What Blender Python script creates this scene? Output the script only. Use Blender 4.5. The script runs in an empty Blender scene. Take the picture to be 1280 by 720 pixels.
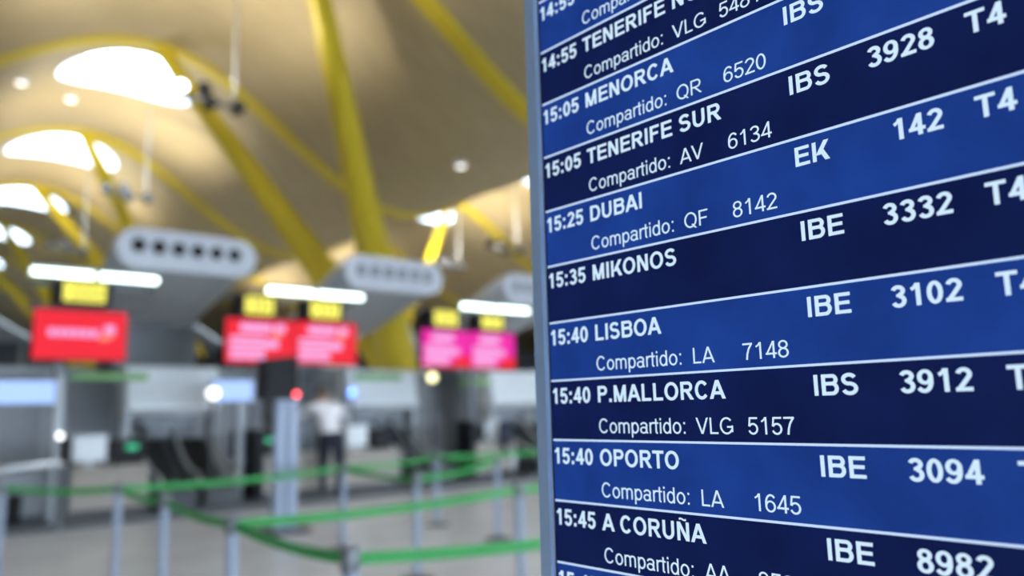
import bpy, bmesh, math, random
from mathutils import Vector, Matrix
random.seed(7)
sc = bpy.context.scene
COL = sc.collection
PI = math.pi
# ------------------------------------------------------------------ camera
yaw, pit, rol = 0.719049, 0.151545, -0.0261288
W = Vector((math.sin(yaw)*math.cos(pit), math.cos(yaw)*math.cos(pit), math.sin(pit)))
r0 = W.cross(Vector((0, 0, 1))).normalized(); u0 = r0.cross(W)
R = r0*math.cos(rol) + u0*math.sin(rol); U = -r0*math.sin(rol) + u0*math.cos(rol)
cd = bpy.data.cameras.new('camera'); cam = bpy.data.objects.new('camera', cd); COL.objects.link(cam)
M = Matrix((R, U, -W)).transposed().to_4x4(); M.translation = Vector((0, 0, 1.6)); cam.matrix_world = M
cd.sensor_width = 36; cd.lens = 27.646; cd.clip_start = 0.05; cd.clip_end = 500
cd.dof.use_dof = True; cd.dof.focus_distance = 0.645; cd.dof.aperture_fstop = 2.7
sc.camera = cam
# ------------------------------------------------------------------ world, exposure
sc.view_settings.view_transform = 'Standard'; sc.view_settings.look = 'None'
sc.view_settings.gamma = 1; sc.view_settings.use_curve_mapping = False
sc.view_settings.exposure = 0
w = bpy.data.worlds.new('sky'); sc.world = w; w.use_nodes = True
bg = w.node_tree.nodes['Background']; bg.inputs[0].default_value = (0.78, 0.89, 1.0, 1); bg.inputs[1].default_value = 19
sc.cycles.max_bounces = 8; sc.cycles.diffuse_bounces = 5; sc.cycles.transparent_max_bounces = 12
sc.cycles.caustics_reflective = False; sc.cycles.caustics_refractive = False
sc.cycles.sample_clamp_indirect = 6; sc.cycles.use_denoising = True
def area(loc, sx, sy, power, col, up=True, portal=False, spread=180):
    l = bpy.data.lights.new('lamp', 'AREA'); l.shape = 'RECTANGLE'; l.size = sx; l.size_y = sy; l.energy = power; l.color = col; l.spread = math.radians(spread)
    o = bpy.data.objects.new('lamp', l); COL.objects.link(o); o.location = loc; o.rotation_euler = (PI if up else 0, 0, 0)
    if portal: l.cycles.is_portal = True
    return o
UP = 15; FL = 1350
# ------------------------------------------------------------------ materials
def mat(name, c, rough=.5, metal=0., emit=None, es=1., c2=None, scale=(6, 6, 6), detail=3., lo=.35, hi=.65, coat=0., spec=.5):
    m = bpy.data.materials.new(name); m.use_nodes = True
    nt = m.node_tree; b = nt.nodes['Principled BSDF']
    b.inputs['Base Color'].default_value = (*c, 1); b.inputs['Roughness'].default_value = rough
    b.inputs['Metallic'].default_value = metal; b.inputs['Coat Weight'].default_value = coat
    b.inputs['Specular IOR Level'].default_value = spec
    if emit:
        b.inputs['Emission Color'].default_value = (*emit, 1); b.inputs['Emission Strength'].default_value = es
    tc = nt.nodes.new('ShaderNodeTexCoord'); mp = nt.nodes.new('ShaderNodeMapping'); nz = nt.nodes.new('ShaderNodeTexNoise')
    mp.inputs['Scale'].default_value = scale; nz.inputs['Detail'].default_value = detail; nz.inputs['Scale'].default_value = 1
    nt.links.new(tc.outputs['Object'], mp.inputs[0]); nt.links.new(mp.outputs[0], nz.inputs[0])
    cr = nt.nodes.new('ShaderNodeValToRGB'); cr.color_ramp.elements[0].position = lo; cr.color_ramp.elements[1].position = hi
    if c2 is None: c2 = tuple(min(1, v*1.08+.002) for v in c)
    cr.color_ramp.elements[0].color = (*c, 1); cr.color_ramp.elements[1].color = (*c2, 1)
    nt.links.new(nz.outputs[0], cr.inputs[0]); nt.links.new(cr.outputs[0], b.inputs['Base Color'])
    return m
def srgb(*v): return tuple(((x/255+.055)/1.055)**2.4 if x > 10 else x/255/12.92 for x in v)
BAMBOO = mat('bamboo_slats', (.36, .285, .165), .55, c2=(.45, .365, .22), scale=(.9, 14, .6), detail=4)
YEL = mat('yellow_paint', (.58, .45, .010), .45, c2=(.63, .49, .014))
FLOORM = mat('polished_stone', (.60, .605, .62), .22, c2=(.68, .685, .70), scale=(1.2, 1.2, 1.2), detail=5)
WHITE = mat('white_paint', (.76, .81, .85), .4)
LGREY = mat('pale_grey_panel', (.46, .50, .54), .4)
DUCTM = mat('duct_grey', (.52, .55, .62), .35)
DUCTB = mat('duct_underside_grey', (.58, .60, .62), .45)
MGREY = mat('mid_grey_metal', (.20, .215, .235), .4, .3)
PART = mat('partition_grey', (.34, .36, .40), .45)
DGREY = mat('dark_grey_metal', (.07, .075, .085), .45, .2)
BLACK = mat('black_plastic', (.008, .009, .011), .5, spec=.25)
NAVY = mat('dark_blue_cloth', (.02, .025, .045), .8)
ALU = mat('brushed_aluminium', (.33, .39, .50), .45, .3, scale=(2, 60, 60))
BEZEL = mat('blue_grey_aluminium', (.40, .54, .78), .38, .2)
TAN = mat('beige_laminate', (.40, .36, .32), .45, c2=(.44, .395, .35))
GREENB = mat('green_webbing', (.035, .34, .075), .6, c2=(.045, .38, .09))
GREENS = mat('green_strip_plastic', (.20, .42, .14), .5)
RUBBER = mat('black_rubber_belt', (.025, .026, .028), .6)
STEEL = mat('steel_rail', (.60, .63, .66), .28, .8)
CONC = mat('concrete', (.34, .34, .33), .7, c2=(.42, .42, .41))
ORANGE = mat('amber_lamp', (.8, .5, .15), .4, emit=(1, .55, .12), es=1.2)
TUBE = mat('fluorescent_tube', (.9, .95, .95), .3, emit=(.80, 1, .93), es=5)
FLOOD = mat('floodlight_lens', (.9, .95, 1), .3, emit=(.9, .96, 1), es=10)
YSIGN = mat('yellow_sign_face', (.85, .70, .06), .4, emit=(1, .92, .13), es=.48)
REDS = mat('red_screen', (.03, .0, .0), .5, spec=.1, emit=srgb(246, 44, 62), es=1)
MAGS = mat('magenta_screen', (.03, .0, .02), .5, spec=.1, emit=srgb(243, 44, 170), es=1)
PINK = mat('pale_pink_lettering', (.03, .02, .03), .3, emit=srgb(248, 166, 230), es=.95)
PEACH = mat('orange_tail_mark', (.03, .02, .01), .3, emit=srgb(255, 140, 110), es=1)
BLUES = mat('pale_blue_screen', (.02, .02, .03), .5, spec=.1, emit=srgb(168, 200, 255), es=1.25)
GREENL = mat('green_display', (0, .02, .01), .3, emit=srgb(10, 190, 130), es=1.2)
REDL = mat('red_indicator', (.02, 0, 0), .3, emit=(1, .08, .10), es=7)
BLUEL = mat('blue_indicator', (0, 0, .02), .3, emit=(.12, .3, 1), es=6)
WARML = mat('warm_lamp_lens', (.5, .5, .3), .3, emit=(.9, .85, .45), es=3)
SPOTL = mat('downlight_lens', (.9, .9, .9), .3, emit=(1, .97, .95), es=2.5)
GLASSD = mat('dark_glazing', (.05, .06, .08), .15)
SHIRT = mat('white_shirt_cloth', (.80, .80, .84), .8)
SKIN = mat('skin', (.50, .30, .21), .55)
HAIR = mat('brown_hair', (.06, .035, .022), .6)
ROWB = mat('lit_blue_row', (.004, .006, .012), .22, emit=srgb(24, 57, 136), es=1, spec=.04)
ROWD = mat('dark_navy_row', (.003, .004, .008), .22, emit=srgb(13, 25, 74), es=1, spec=.04)
TXT = mat('lit_white_lettering', (.02, .02, .02), .3, emit=srgb(205, 232, 253), es=1)
def mottle(m, a, b, sc_):
    nt = m.node_tree; nz = nt.nodes.new('ShaderNodeTexNoise'); nz.inputs['Scale'].default_value = sc_; nz.inputs['Detail'].default_value = 5; cr = nt.nodes.new('ShaderNodeValToRGB')
    tc = nt.nodes.new('ShaderNodeTexCoord'); nt.links.new(tc.outputs['Object'], nz.inputs[0])
    cr.color_ramp.elements[0].position = .3; cr.color_ramp.elements[1].position = .7; cr.color_ramp.elements[0].color = (*a, 1); cr.color_ramp.elements[1].color = (*b, 1)
    nt.links.new(nz.outputs[0], cr.inputs[0]); nt.links.new(cr.outputs[0], nt.nodes['Principled BSDF'].inputs['Emission Color'])
mottle(ROWB, srgb(20, 50, 124), srgb(28, 64, 148), 14); mottle(ROWD, srgb(12, 22, 66), srgb(14, 29, 82), 14)
LINE = mat('lit_pale_blue_line', (.02, .02, .02), .3, emit=srgb(196, 222, 254), es=1)
def glass():
    m = bpy.data.materials.new('skylight_glass'); m.use_nodes = True; nt = m.node_tree
    b = nt.nodes['Principled BSDF']; t = nt.nodes.new('ShaderNodeBsdfTransparent'); g = nt.nodes.new('ShaderNodeBsdfGlossy'); x = nt.nodes.new('ShaderNodeMixShader')
    t.inputs[0].default_value = (.95, .97, 1, 1); g.inputs[1].default_value = .05; x.inputs[0].default_value = .05
    nt.links.new(t.outputs[0], x.inputs[1]); nt.links.new(g.outputs[0], x.inputs[2]); nt.links.new(x.outputs[0], nt.nodes['Material Output'].inputs[0])
    nt.nodes.remove(b); return m
GLASS = glass()
# ------------------------------------------------------------------ helpers
LOC = {}
def thing(name, label, cat, loc, group=None, kind=None):
    o = bpy.data.objects.new(name, None); COL.objects.link(o); o.location = loc; o.empty_display_size = .1
    LOC[o.name] = Vector(loc); tagm(o, label, cat, group, kind); return o
def tagm(o, label=None, cat=None, group=None, kind=None):
    if label: o['label'] = label
    if cat: o['category'] = cat
    if group: o['group'] = group
    if kind: o['kind'] = kind
    return o
def obj(name, bm, m, parent=None, label=None, smooth=False, org=None):
    """link a bmesh (world coordinates) as one object; children sit at their thing's origin"""
    bmesh.ops.recalc_face_normals(bm, faces=bm.faces[:])
    me = bpy.data.meshes.new(name); off = LOC[parent.name] if parent else (Vector(org) if org else None)
    if off is not None: bmesh.ops.translate(bm, vec=-off, verts=bm.verts[:])
    if smooth:
        for f in bm.faces: f.smooth = True
    bm.to_mesh(me); bm.free()
    for mm in (m if isinstance(m, (list, tuple)) else [m]): me.materials.append(mm)
    if smooth:
        try: me.set_sharp_from_angle(angle=math.radians(40))
        except Exception: pass
    o = bpy.data.objects.new(name, me); COL.objects.link(o)
    if parent: o.parent = parent; LOC[o.name] = off
    else:
        if off is not None: o.location = off
        LOC[o.name] = off if off is not None else Vector()
    if label: o['label'] = label
    return o
def struct(name, bm, m, parent=None, smooth=False):
    o = obj(name, bm, m, parent, smooth=smooth)
    if not parent: o['kind'] = 'structure'
    return o
def NB(): return bmesh.new()
def box(bm, x0, x1, y0, y1, z0, z1, bev=0., mi=0):
    g = bmesh.ops.create_cube(bm, size=1); vs = g['verts']
    for v in vs: v.co = Vector((x0+(v.co.x+.5)*(x1-x0), y0+(v.co.y+.5)*(y1-y0), z0+(v.co.z+.5)*(z1-z0)))
    fs = {f for v in vs for f in v.link_faces}
    for f in fs: f.material_index = mi
    if bev:
        es = list({e for v in vs for e in v.link_edges}); bmesh.ops.bevel(bm, geom=es, offset=bev, segments=2, affect='EDGES')
    return bm
def frame_axes(d):
    d = d.normalized(); a = Vector((0, 0, 1)) if abs(d.z) < .9 else Vector((1, 0, 0))
    s = d.cross(a).normalized(); return s, s.cross(d)
def tube(bm, pts, rad, n=10, cap=True):
    pts = [Vector(p) for p in pts]; rs = rad if isinstance(rad, (list, tuple)) else [rad]*len(pts); rings = []
    for i, p in enumerate(pts):
        d = (pts[min(i+1, len(pts)-1)]-pts[max(i-1, 0)]); s, t = frame_axes(d)
        rings.append([bm.verts.new(p+rs[i]*(math.cos(2*PI*k/n)*s+math.sin(2*PI*k/n)*t)) for k in range(n)])
    for a, b in zip(rings, rings[1:]):
        for k in range(n): bm.faces.new((a[k], a[(k+1) % n], b[(k+1) % n], b[k]))
    if cap: bm.faces.new(rings[0][::-1]); bm.faces.new(rings[-1])
    return bm
def cyl(bm, p0, p1, r0, r1=None, n=20): return tube(bm, [p0, p1], [r0, r0 if r1 is None else r1], n)
def lathe(bm, c, prof, n=24):
    c = Vector(c); rings = []
    for r, z in prof: rings.append([bm.verts.new(c+Vector((r*math.cos(2*PI*k/n), r*math.sin(2*PI*k/n), z))) for k in range(n)])
    for a, b in zip(rings, rings[1:]):
        for k in range(n): bm.faces.new((a[k], a[(k+1) % n], b[(k+1) % n], b[k]))
    bm.faces.new(rings[0][::-1]); bm.faces.new(rings[-1]); return bm
def ball(bm, c, r, sz=(1, 1, 1), seg=16):
    g = bmesh.ops.create_uvsphere(bm, u_segments=seg, v_segments=seg//2+2, radius=r)
    for v in g['verts']: v.co = Vector((v.co.x*sz[0], v.co.y*sz[1], v.co.z*sz[2]))+Vector(c)
    return bm
def copy_tree(o, loc, label):
    def cp(s, par):
        c = s.copy(); COL.objects.link(c); c.parent = par; LOC[c.name] = Vector(loc)
        for ch in [k for k in bpy.data.objects if k.parent == s]: cp(ch, c)
        return c
    c = cp(o, None); c.location = loc; c['label'] = label; return c

# ------------------------------------------------------------------ the hall: floor, wave roof, walls
bm = NB(); box(bm, -60, 90, -60, 110, -.2, 0); FLOOR = struct('floor', bm, FLOORM)
PER, CX = 20.0, 7.6
KX = 2*PI/PER
def cz(x): return 11.98+2.25*math.cos(KX*(x-CX))
X0, X1, Y0, Y1 = CX-2*PER, CX+4*PER, 29.9-10.5*5, 29.9+10.5*6
crests = [CX+PER*k for k in range(0, 3)]; skyY = [29.9+10.5*k for k in range(-4, 6)]
HX, HY = 4.0, 3.0
EA, EB = 2.3, 1.9          # half axes of the oval openings
sky = [(c, y) for c in crests for y in skyY if not (c == CX and abs(y-19.4) < 1) and not (c > CX and y > 45)]
def in_block(x, y): return any(abs(x-c) < HX-.1 and abs(y-s) < HY-.1 for c, s in sky)
bm = NB(); D = .5; V = {}
nx, ny = round((X1-X0)/D), round((Y1-Y0)/D)
def gv(i, j):
    if (i, j) not in V: V[i, j] = bm.verts.new((X0+i*D, Y0+j*D, cz(X0+i*D)))
    return V[i, j]
for i in range(nx):
    for j in range(ny):
        if not in_block(X0+(i+.5)*D, Y0+(j+.5)*D): bm.faces.new((gv(i, j), gv(i, j+1), gv(i+1, j+1), gv(i+1, j)))
def ell(c, s, a): return (c+.0+EA*math.cos(a), s-.15+EB*math.sin(a))
rims = {}
for c, s in sky:
    i0, i1, j0, j1 = (round(v/D) for v in (c-HX-X0, c+HX-X0, s-HY-Y0, s+HY-Y0))
    ring = [(i, j0) for i in range(i0, i1)]+[(i1, j) for j in range(j0, j1)]+[(i, j1) for i in range(i1, i0, -1)]+[(i0, j) for j in range(j1, j0, -1)]
    out = [gv(*k) for k in ring]; rows = [out]; n = len(out)
    ang = [math.atan2((v.co.y-s+.15)/EB, (v.co.x-c-.0)/EA) for v in out]
    inner = [ell(c, s, a) for a in ang]; rims[c, s] = inner
    for t in (.35, .7, 1.):
        rows.append([bm.verts.new((v.co.x*(1-t)+p[0]*t, v.co.y*(1-t)+p[1]*t, cz(v.co.x*(1-t)+p[0]*t))) for v, p in zip(out, inner)])
    for a, b in zip(rows, rows[1:]):
        for k in range(n): bm.faces.new((a[k], a[(k+1) % n], b[(k+1) % n], b[k]))
struct('ceiling', bm, BAMBOO, smooth=True)
wi = 0
for c, s in sky:
    wi += 1; inner = rims[c, s]; n = len(inner)
    bm = NB(); lo = [bm.verts.new((x, y, cz(x)-.06)) for x, y in inner]; hi = [bm.verts.new((x, y, 15.1)) for x, y in inner]
    for k in range(n): bm.faces.new((lo[k], lo[(k+1) % n], hi[(k+1) % n], hi[k]))
    wn = struct('window_%d' % wi, bm, WHITE, smooth=True)
    area((c, s-.15, 15.0), EA*2, EB*2, 1, (1, 1, 1), False, True)
    bm = NB(); bm.faces.new([bm.verts.new((x, y, 15.05)) for x, y in inner]); obj('pane', bm, GLASS, wn)
    bm = NB()
    for dx in (-1.3, .1): box(bm, c+dx, c+dx+.06, s-2.1, s+1.2, 14.9, 15.0)
    box(bm, c-2.6, c+1.9, s-.5, s-.44, 14.9, 15.0)
    obj('glazing_bar', bm, LGREY, wn)
# yellow beams crossing under the waves
bi = 0
for Yb in [16.5+10.5*k for k in range(-1, 7)]:
    bi += 1; bm = NB(); prev = None
    for k in range(int((72+26)/.5)+1):
        x = -26+k*.5; z = cz(x)
        q = [bm.verts.new((x, Yb-.36, z+.1)), bm.verts.new((x, Yb+.36, z+.1)), bm.verts.new((x, Yb+.30, z-.15)), bm.verts.new((x, Yb-.30, z-.15))]
        if prev:
            for a in range(4): bm.faces.new((prev[a], prev[(a+1) % 4], q[(a+1) % 4], q[a]))
        prev = q
    o = struct('trim_%d' % bi, bm, YEL, smooth=True)
# far walls of the hall
bm = NB(); box(bm, X0, X1, 93, 93.4, 0, 14.5); wb = struct('wall_back', bm, MGREY)
for k in range(26):
    bm = NB(); box(bm, -20+k*3.2, -17.3+k*3.2, 92.85, 92.99, .6, 5.2); box(bm, -20+k*3.2, -17.3+k*3.2, 92.85, 92.99, 6, 9.5)
    obj('window_pane', bm, GLASSD, wb)
bm = NB(); box(bm, 80.5, 81, -20, 93, 0, 14.5); struct('wall_right', bm, LGREY)
bm = NB(); box(bm, X0+2, X0+2.4, -20, 93, 0, 14.5); struct('wall_left', bm, LGREY)
bm = NB(); box(bm, X0+2, 81, -20.4, -20, 0, 1.0); box(bm, X0+2, 81, -20.4, -20, 3.6, 14.5); wf = struct('wall_front', bm, LGREY)
for k in range(21):
    bm = NB(); box(bm, X0+2+k*5, X0+2.25+k*5, -20.4, -20, 1.0, 3.6); obj('mullion', bm, MGREY, wf)
    bm = NB(); box(bm, X0+2.25+k*5, X0+7+k*5, -20.22, -20.2, 1.0, 3.6); obj('window_pane', bm, GLASS, wf)
# low partition behind the check-in line
bm = NB(); box(bm, -6, 40, 18, 18.25, 0, 2.55); wp = struct('wall_partition', bm, PART)
bm = NB()
for k in range(36): box(bm, -5.8+k*1.3, -5.65+k*1.3, 17.93, 18.0, 0, 2.5)
obj('wall_rib', bm, LGREY, wp)
bm = NB(); box(bm, -6, 40, 17.9, 18.3, 2.55, 2.65); obj('wall_cap', bm, LGREY, wp)

# ------------------------------------------------------------------ branched yellow pillars
def pillar(bx, by, tops, label, r=(.85, .48, .24), base=True, pipe=None):
    t = thing('branched_pillar', label, 'pillar', (bx, by, 0), 'yellow branched pillars')
    if base:
        bm = NB(); lathe(bm, (bx, by, 0), [(1.0, 0), (1.0, .15), (.75, .3), (.6, 2.6), (.7, 2.9), (.62, 3.3)], 28); obj('pier', bm, CONC, t, smooth=True)
    for k, p in enumerate(tops):
        b = Vector((bx, by, 3.0)); p = Vector(p); bm = NB()
        tube(bm, [b, b.lerp(p, .22), b.lerp(p, .5), p], [r[0]*.9, r[0]*.85, r[1], r[2]], 20); s = obj('strut', bm, YEL, t, smooth=True)
        if k == 0 and pipe:
            bm = NB(); tube(bm, [Vector(v) for v in pipe], .16, 10); obj('pipe', bm, WHITE, s, smooth=True, label='white pipe beside the strut')
    return t
def top(x, y): return (x, y, cz(x)-.05)
pillar(17.5, 27, [top(7.8, 27), top(7.8, 16.5)], 'yellow pillar nearest the check-in screens, two thick struts rising behind the paired red screens', pipe=[(16.9, 26.2, 5.8), (17.5, 26.1, 4.3), (18.7, 26.2, 2.1), (18.7, 26.2, 0)])
pillar(17.5, 48, [top(7.8, 48), top(7.8, 37.5)], 'yellow pillar further off whose two struts rise left of the middle check-in screens')
pillar(17.5, 69, [top(7.8, 69), top(7.8, 58.5)], 'farthest yellow pillar, slim struts under the smallest skylights')
pillar(23.2, 37.5, [top(28.0, 37.5)], 'yellow pillar with one slim strut rising behind the second grey air duct', r=(.36, .3, .22))
pillar(36, 27, [top(27.6, 27), top(27.6, 16.5)], 'yellow pillar standing behind the departures board')
# ------------------------------------------------------------------ the departures board
XS, YL, ZL, P = .5703, .59256, 1.92764, .06
BT = thing('departures_board', 'large airport departures board with blue and navy flight rows in a grey frame', 'information board', (XS+.05, .0, 0))
YR, ZT, ZB = -.62, 2.22, 1.04
bm = NB(); box(bm, XS+.004, XS+.09, YR-.02, YL+.019, ZB-.02, ZT+.02, .004); obj('housing', bm, DGREY, BT)
bm = NB(); box(bm, XS-.004, XS+.0035, YL+.0042, YL+.022, ZB-.022, ZT+.022, .0012); box(bm, XS-.004, XS+.0035, YR-.022, YR-.004, ZB-.022, ZT+.022, .0012)
box(bm, XS-.004, XS+.0035, YR-.004, YL+.0042, ZT+.004, ZT+.022, .0012); box(bm, XS-.004, XS+.0035, YR-.004, YL+.0042, ZB-.022, ZB-.004, .0012)
obj('bezel', bm, BEZEL, BT, label='blue-grey aluminium bezel')
bm = NB(); box(bm, XS+.0012, XS+.0034, YR-.004, YL+.0042, ZB-.004, ZT+.004); obj('screen_glass', bm, BLACK, BT)
for yy in (.3, -.35):
    bm = NB(); box(bm, XS+.02, XS+.08, yy-.04, yy+.04, .02, ZB-.01, .004); box(bm, XS-.15, XS+.25, yy-.06, yy+.06, 0, .02, .004); obj('leg', bm, MGREY, BT)
ADVB = dict(A=.722, B=.722, C=.722, D=.722, E=.667, F=.611, G=.778, H=.722, I=.278, J=.556, K=.722, L=.611, M=.833, N=.722, O=.778, P=.667, Q=.778, R=.722, S=.667, T=.611, U=.722, V=.667)
ADVB.update({'Ñ': .722, ':': .333, '.': .278, ' ': .278}); ADVB.update({k: .556 for k in '0123456789'})
ADVR = dict(A=.667, B=.667, C=.722, D=.722, E=.667, F=.611, G=.778, I=.278, L=.556, Q=.778, R=.722, S=.667, T=.611, V=.667, o=.556, m=.833, p=.556, a=.556, r=.333, t=.278, i=.222, d=.556)
ADVR.update({':': .278, ' ': .278}); ADVR.update({k: .556 for k in '0123456789'})
GL = {}
def glyph(ch, bold):
    """a sans letter as quads in em units: straight bars plus swept strokes (cap height .716)"""
    if (ch, bold) in GL: return GL[ch, bold]
    T, H, h, x = (.146, .122, .716, .53) if bold else (.092, .08, .716, .522)
    adv = (ADVB if bold else ADVR)[ch]; a = .07 if bold else .077; qs = []
    def rect(x0, x1, y0, y1): qs.append(((x0, y0), (x1, y0), (x1, y1), (x0, y1)))
    def dia(xb, yb, xt, yt, w=None):
        w = T*1.1 if w is None else w; qs.append(((xb, yb), (xb+w, yb), (xt+w, yt), (xt, yt)))
    def arc(cx, cy, rx, ry, a0, a1, n=20):
        return [(cx+rx*math.cos(math.radians(a0+(a1-a0)*k/n)), cy+ry*math.sin(math.radians(a0+(a1-a0)*k/n))) for k in range(n+1)]
    def sweep(p, closed=False, tw=None, hw=None):
        tw = T if tw is None else tw; hw = H if hw is None else hw; L, n = [], len(p)
        for k in range(n):
            q0, q1 = (p[(k-1) % n], p[(k+1) % n]) if closed else (p[max(k-1, 0)], p[min(k+1, n-1)])
            dx, dy = q1[0]-q0[0], q1[1]-q0[1]; l = math.hypot(dx, dy); dx /= l; dy /= l
            w = (tw*abs(dy)+hw*abs(dx))/(abs(dx)+abs(dy)) if not closed else math.sqrt((tw*dy)**2+(hw*dx)**2)
            L.append(((p[k][0]-dy*w/2, p[k][1]+dx*w/2), (p[k][0]+dy*w/2, p[k][1]-dx*w/2)))
        for k in range(n if closed else n-1):
            u, v = L[k], L[(k+1) % n]; qs.append((u[1], v[1], v[0], u[0]))
    def ring(x0, x1, y0, y1, t=None, hh=None):
        t = t or T; hh = hh or H; sweep(arc((x0+x1)/2, (y0+y1)/2, (x1-x0-t)/2, (y1-y0-hh)/2, 0, 360, 36)[:-1], True, t, hh)
    def part(x0, x1, y0, y1, a0, a1): sweep(arc((x0+x1)/2, (y0+y1)/2, (x1-x0-T)/2, (y1-y0-H)/2, a0, a1, 26))
    o = .012; r = adv-a*.62
    if ch in 'IEFLTHBDPRKMNÑU' and ch not in 'TU': rect(a, a+T, 0, h)
    if ch == 'E': rect(a, r, h-H, h); rect(a, r-.03, .31, .31+H); rect(a, r+.01, 0, H)
    if ch == 'F': rect(a, r, h-H, h); rect(a, r-.06, .30, .30+H)
    if ch == 'L': rect(a, r, 0, H)
    if ch == 'T': rect(.02, adv-.02, h-H, h); rect(adv/2-T/2, adv/2+T/2, 0, h)
    if ch in 'BPR':
        yb = .30 if ch != 'B' else .335; m = r-.02 if ch == 'B' else r
        if ch == 'R': m = r-.03
        part2 = (h-yb); cx = m-part2/2-.01; rect(a, cx, h-H, h); rect(a, cx, yb, yb+H)
        sweep(arc(cx, (h+yb)/2, m-T/2-cx, (part2-H)/2, -90, 90))
    if ch == 'B':
        yt = .335+H; cx = r-yt/2-.01; rect(a, cx, 0, H); rect(a, cx, yt-H, yt); sweep(arc(cx, yt/2, r-T/2-cx, (yt-H)/2, -90, 90))
    if ch == 'R': dia(r-T*1.05, 0, a+T+.07, .34, T*1.22)
    if ch == 'D': cx = r-.30; rect(a, cx, h-H, h); rect(a, cx, 0, H); sweep(arc(cx, h/2, .30-T/2, (h-H)/2, -90, 90))
    if ch == 'K': dia(a+T*.8, .22, r-T*1.15, h, T*1.3); dia(r-T*1.05, 0, a+T+.08, .42, T*1.25)
    if ch == 'M': rect(adv-a-T, adv-a, 0, h); dia(adv/2-T*.56, 0, a, h, T*1.1); dia(adv/2-T*.54, 0, adv-a-T*1.1, h, T*1.1)
    if ch in 'NÑ': rect(adv-a-T, adv-a, 0, h); dia(adv-a-T*1.12, 0, a, h, T*1.12)
    if ch == 'Ñ': sweep([(.19+.34*k/16, .815+.028*math.sin(2*PI*k/16)) for k in range(17)], False, .07, .07)
    if ch == 'U': rect(a, a+T, .27, h); rect(adv-a-T, adv-a, .27, h); sweep(arc(adv/2, .275, adv/2-a-T/2, .275+o-H/2, 180, 360))
    if ch in 'OQ': ring(.042, adv-.042, -o, h+o)
    if ch == 'Q': dia(adv-.06-T, -.05, adv*.55, .16, T*1.1)
    if ch == 'C': part(.045, adv-.035, -o, h+o, 38, 322)
    if ch == 'G': part(.042, adv-.055, -o, h+o, 42, 330); rect(adv*.52, adv-.07, .27, .27+H); rect(adv-.07-T*.95, adv-.07, .09, .37)
    if ch == 'A': dia(0, 0, adv/2-T*.55, h); dia(adv-T*1.1, 0, adv/2-T*.55, h); rect(adv*.2, adv*.8, .163, .163+H)
    if ch == 'V': dia(adv/2-T*.55, 0, 0, h); dia(adv/2-T*.55, 0, adv-T*1.1, h)
    if ch == 'S':
        ym = .372; x0, x1 = .045, adv-.045; part(x0+.012, x1-.02, ym-H/2, h+o, 22, 262); part(x0, x1, -o, ym+H/2, 82, -162)
        dia(adv*.5-.06, ym-H/2, adv*.5-.06, ym+H/2, .12)
    if ch == '0': ring(.038, adv-.038, -o, h)
    if ch == '1':
        xs = adv*.60; rect(xs-T/2, xs+T/2, 0, h); sweep([(xs-T*.2, h-.02), (xs-.08, h-.11), (xs-.16, h-.165), (xs-.21, h-.185)], False, H*.95, H*.95)
    if ch == '2':
        p = arc(adv/2+.005, h-.205, .215-T/2+.02, .205-H/2, 168, -38, 20); p += [(adv*.42, .20), (.075+T*.3, H*.55)]; sweep(p); rect(.03, adv-.04, 0, H)
    if ch == '3':
        part(.045, adv-.055, .35-.01, h, 165, -88); part(.035, adv-.035, -o, .345+H*.62, 88, -160); rect(adv*.38, adv*.55, .345-.01, .345+H*.7)
    if ch == '4': rect(adv-.09-T-.02, adv-.09-.02, 0, h); rect(.02, adv-.02, .15, .15+H); dia(.02, .15+H*.3, adv-.11-T, h, T*1.0)
    if ch == '5':
        rect(.115, adv-.055, h-H, h); dia(.055, .335, .105, h, T*.92); part(.035, adv-.035, -o, .475, 150, -160)
    if ch in '69':
        n0 = len(qs); ring(.04, adv-.035, -o, .465, T*.98, H*.92); sweep(arc(.04+T/2+.235-T*.15, .36, .235-T*.15, .36-H/2, 42, 180, 20)+[(.04+T/2, .22)])
        if ch == '9': qs[n0:] = [tuple((adv-px, h-o-py) for px, py in q) for q in qs[n0:]]
    if ch == '7': rect(.04, adv-.04, h-H, h); sweep([(adv-.04-T*.55, h-H*.7), (adv*.60, .46), (adv*.46, .24), (adv*.40, 0)])
    if ch == '8': ring(.06, adv-.06, .345, h, T*.95, H*.92); ring(.035, adv-.035, -o, .385+H*.35, T, H*.92)
    if ch == ':': s = T*1.02; rect(adv/2-s/2, adv/2+s/2, 0, s); rect(adv/2-s/2, adv/2+s/2, x-s, x)
    if ch == '.': s = T*1.02; rect(adv/2-s/2, adv/2+s/2, 0, s)
    # lower case
    if ch == 'o': ring(.035, adv-.035, -o, x+o)
    if ch in 'pd':
        ring(.06 if ch == 'p' else .035, adv-.035 if ch == 'p' else adv-.06, -o, x+o)
        rect(.066, .066+T*.95, -.2, x) if ch == 'p' else rect(adv-.066-T*.95, adv-.066, 0, h)
    if ch == 'a':
        rect(adv-.075-T, adv-.075, .02, .36); sweep(arc(adv/2-.01, x-.17, .19, .17+o-H/2, 160, 10)+[(adv-.075-T/2, x-.2)]); ring(.035, adv-.08, -o, .325, T, H*.9); rect(adv-.1-T*.3, adv-.04, 0, .07)
    if ch == 'r': rect(.066, .066+T*.95, 0, x); sweep(arc(.30, x-.19, .30-.066-T/2, .19+o-H/2, 175, 72))
    if ch == 't': rect(adv*.28, adv*.28+T*.95, .08, x+.16); rect(.018, adv-.012, x-H*.9, x); sweep(arc(adv*.28+T*.475+.085, .085, .085, .085-H/2+o, 180, 275))
    if ch == 'i': rect(.066, .066+T*.95, 0, x); rect(.066, .066+T*.95, h-.1, h)
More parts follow.
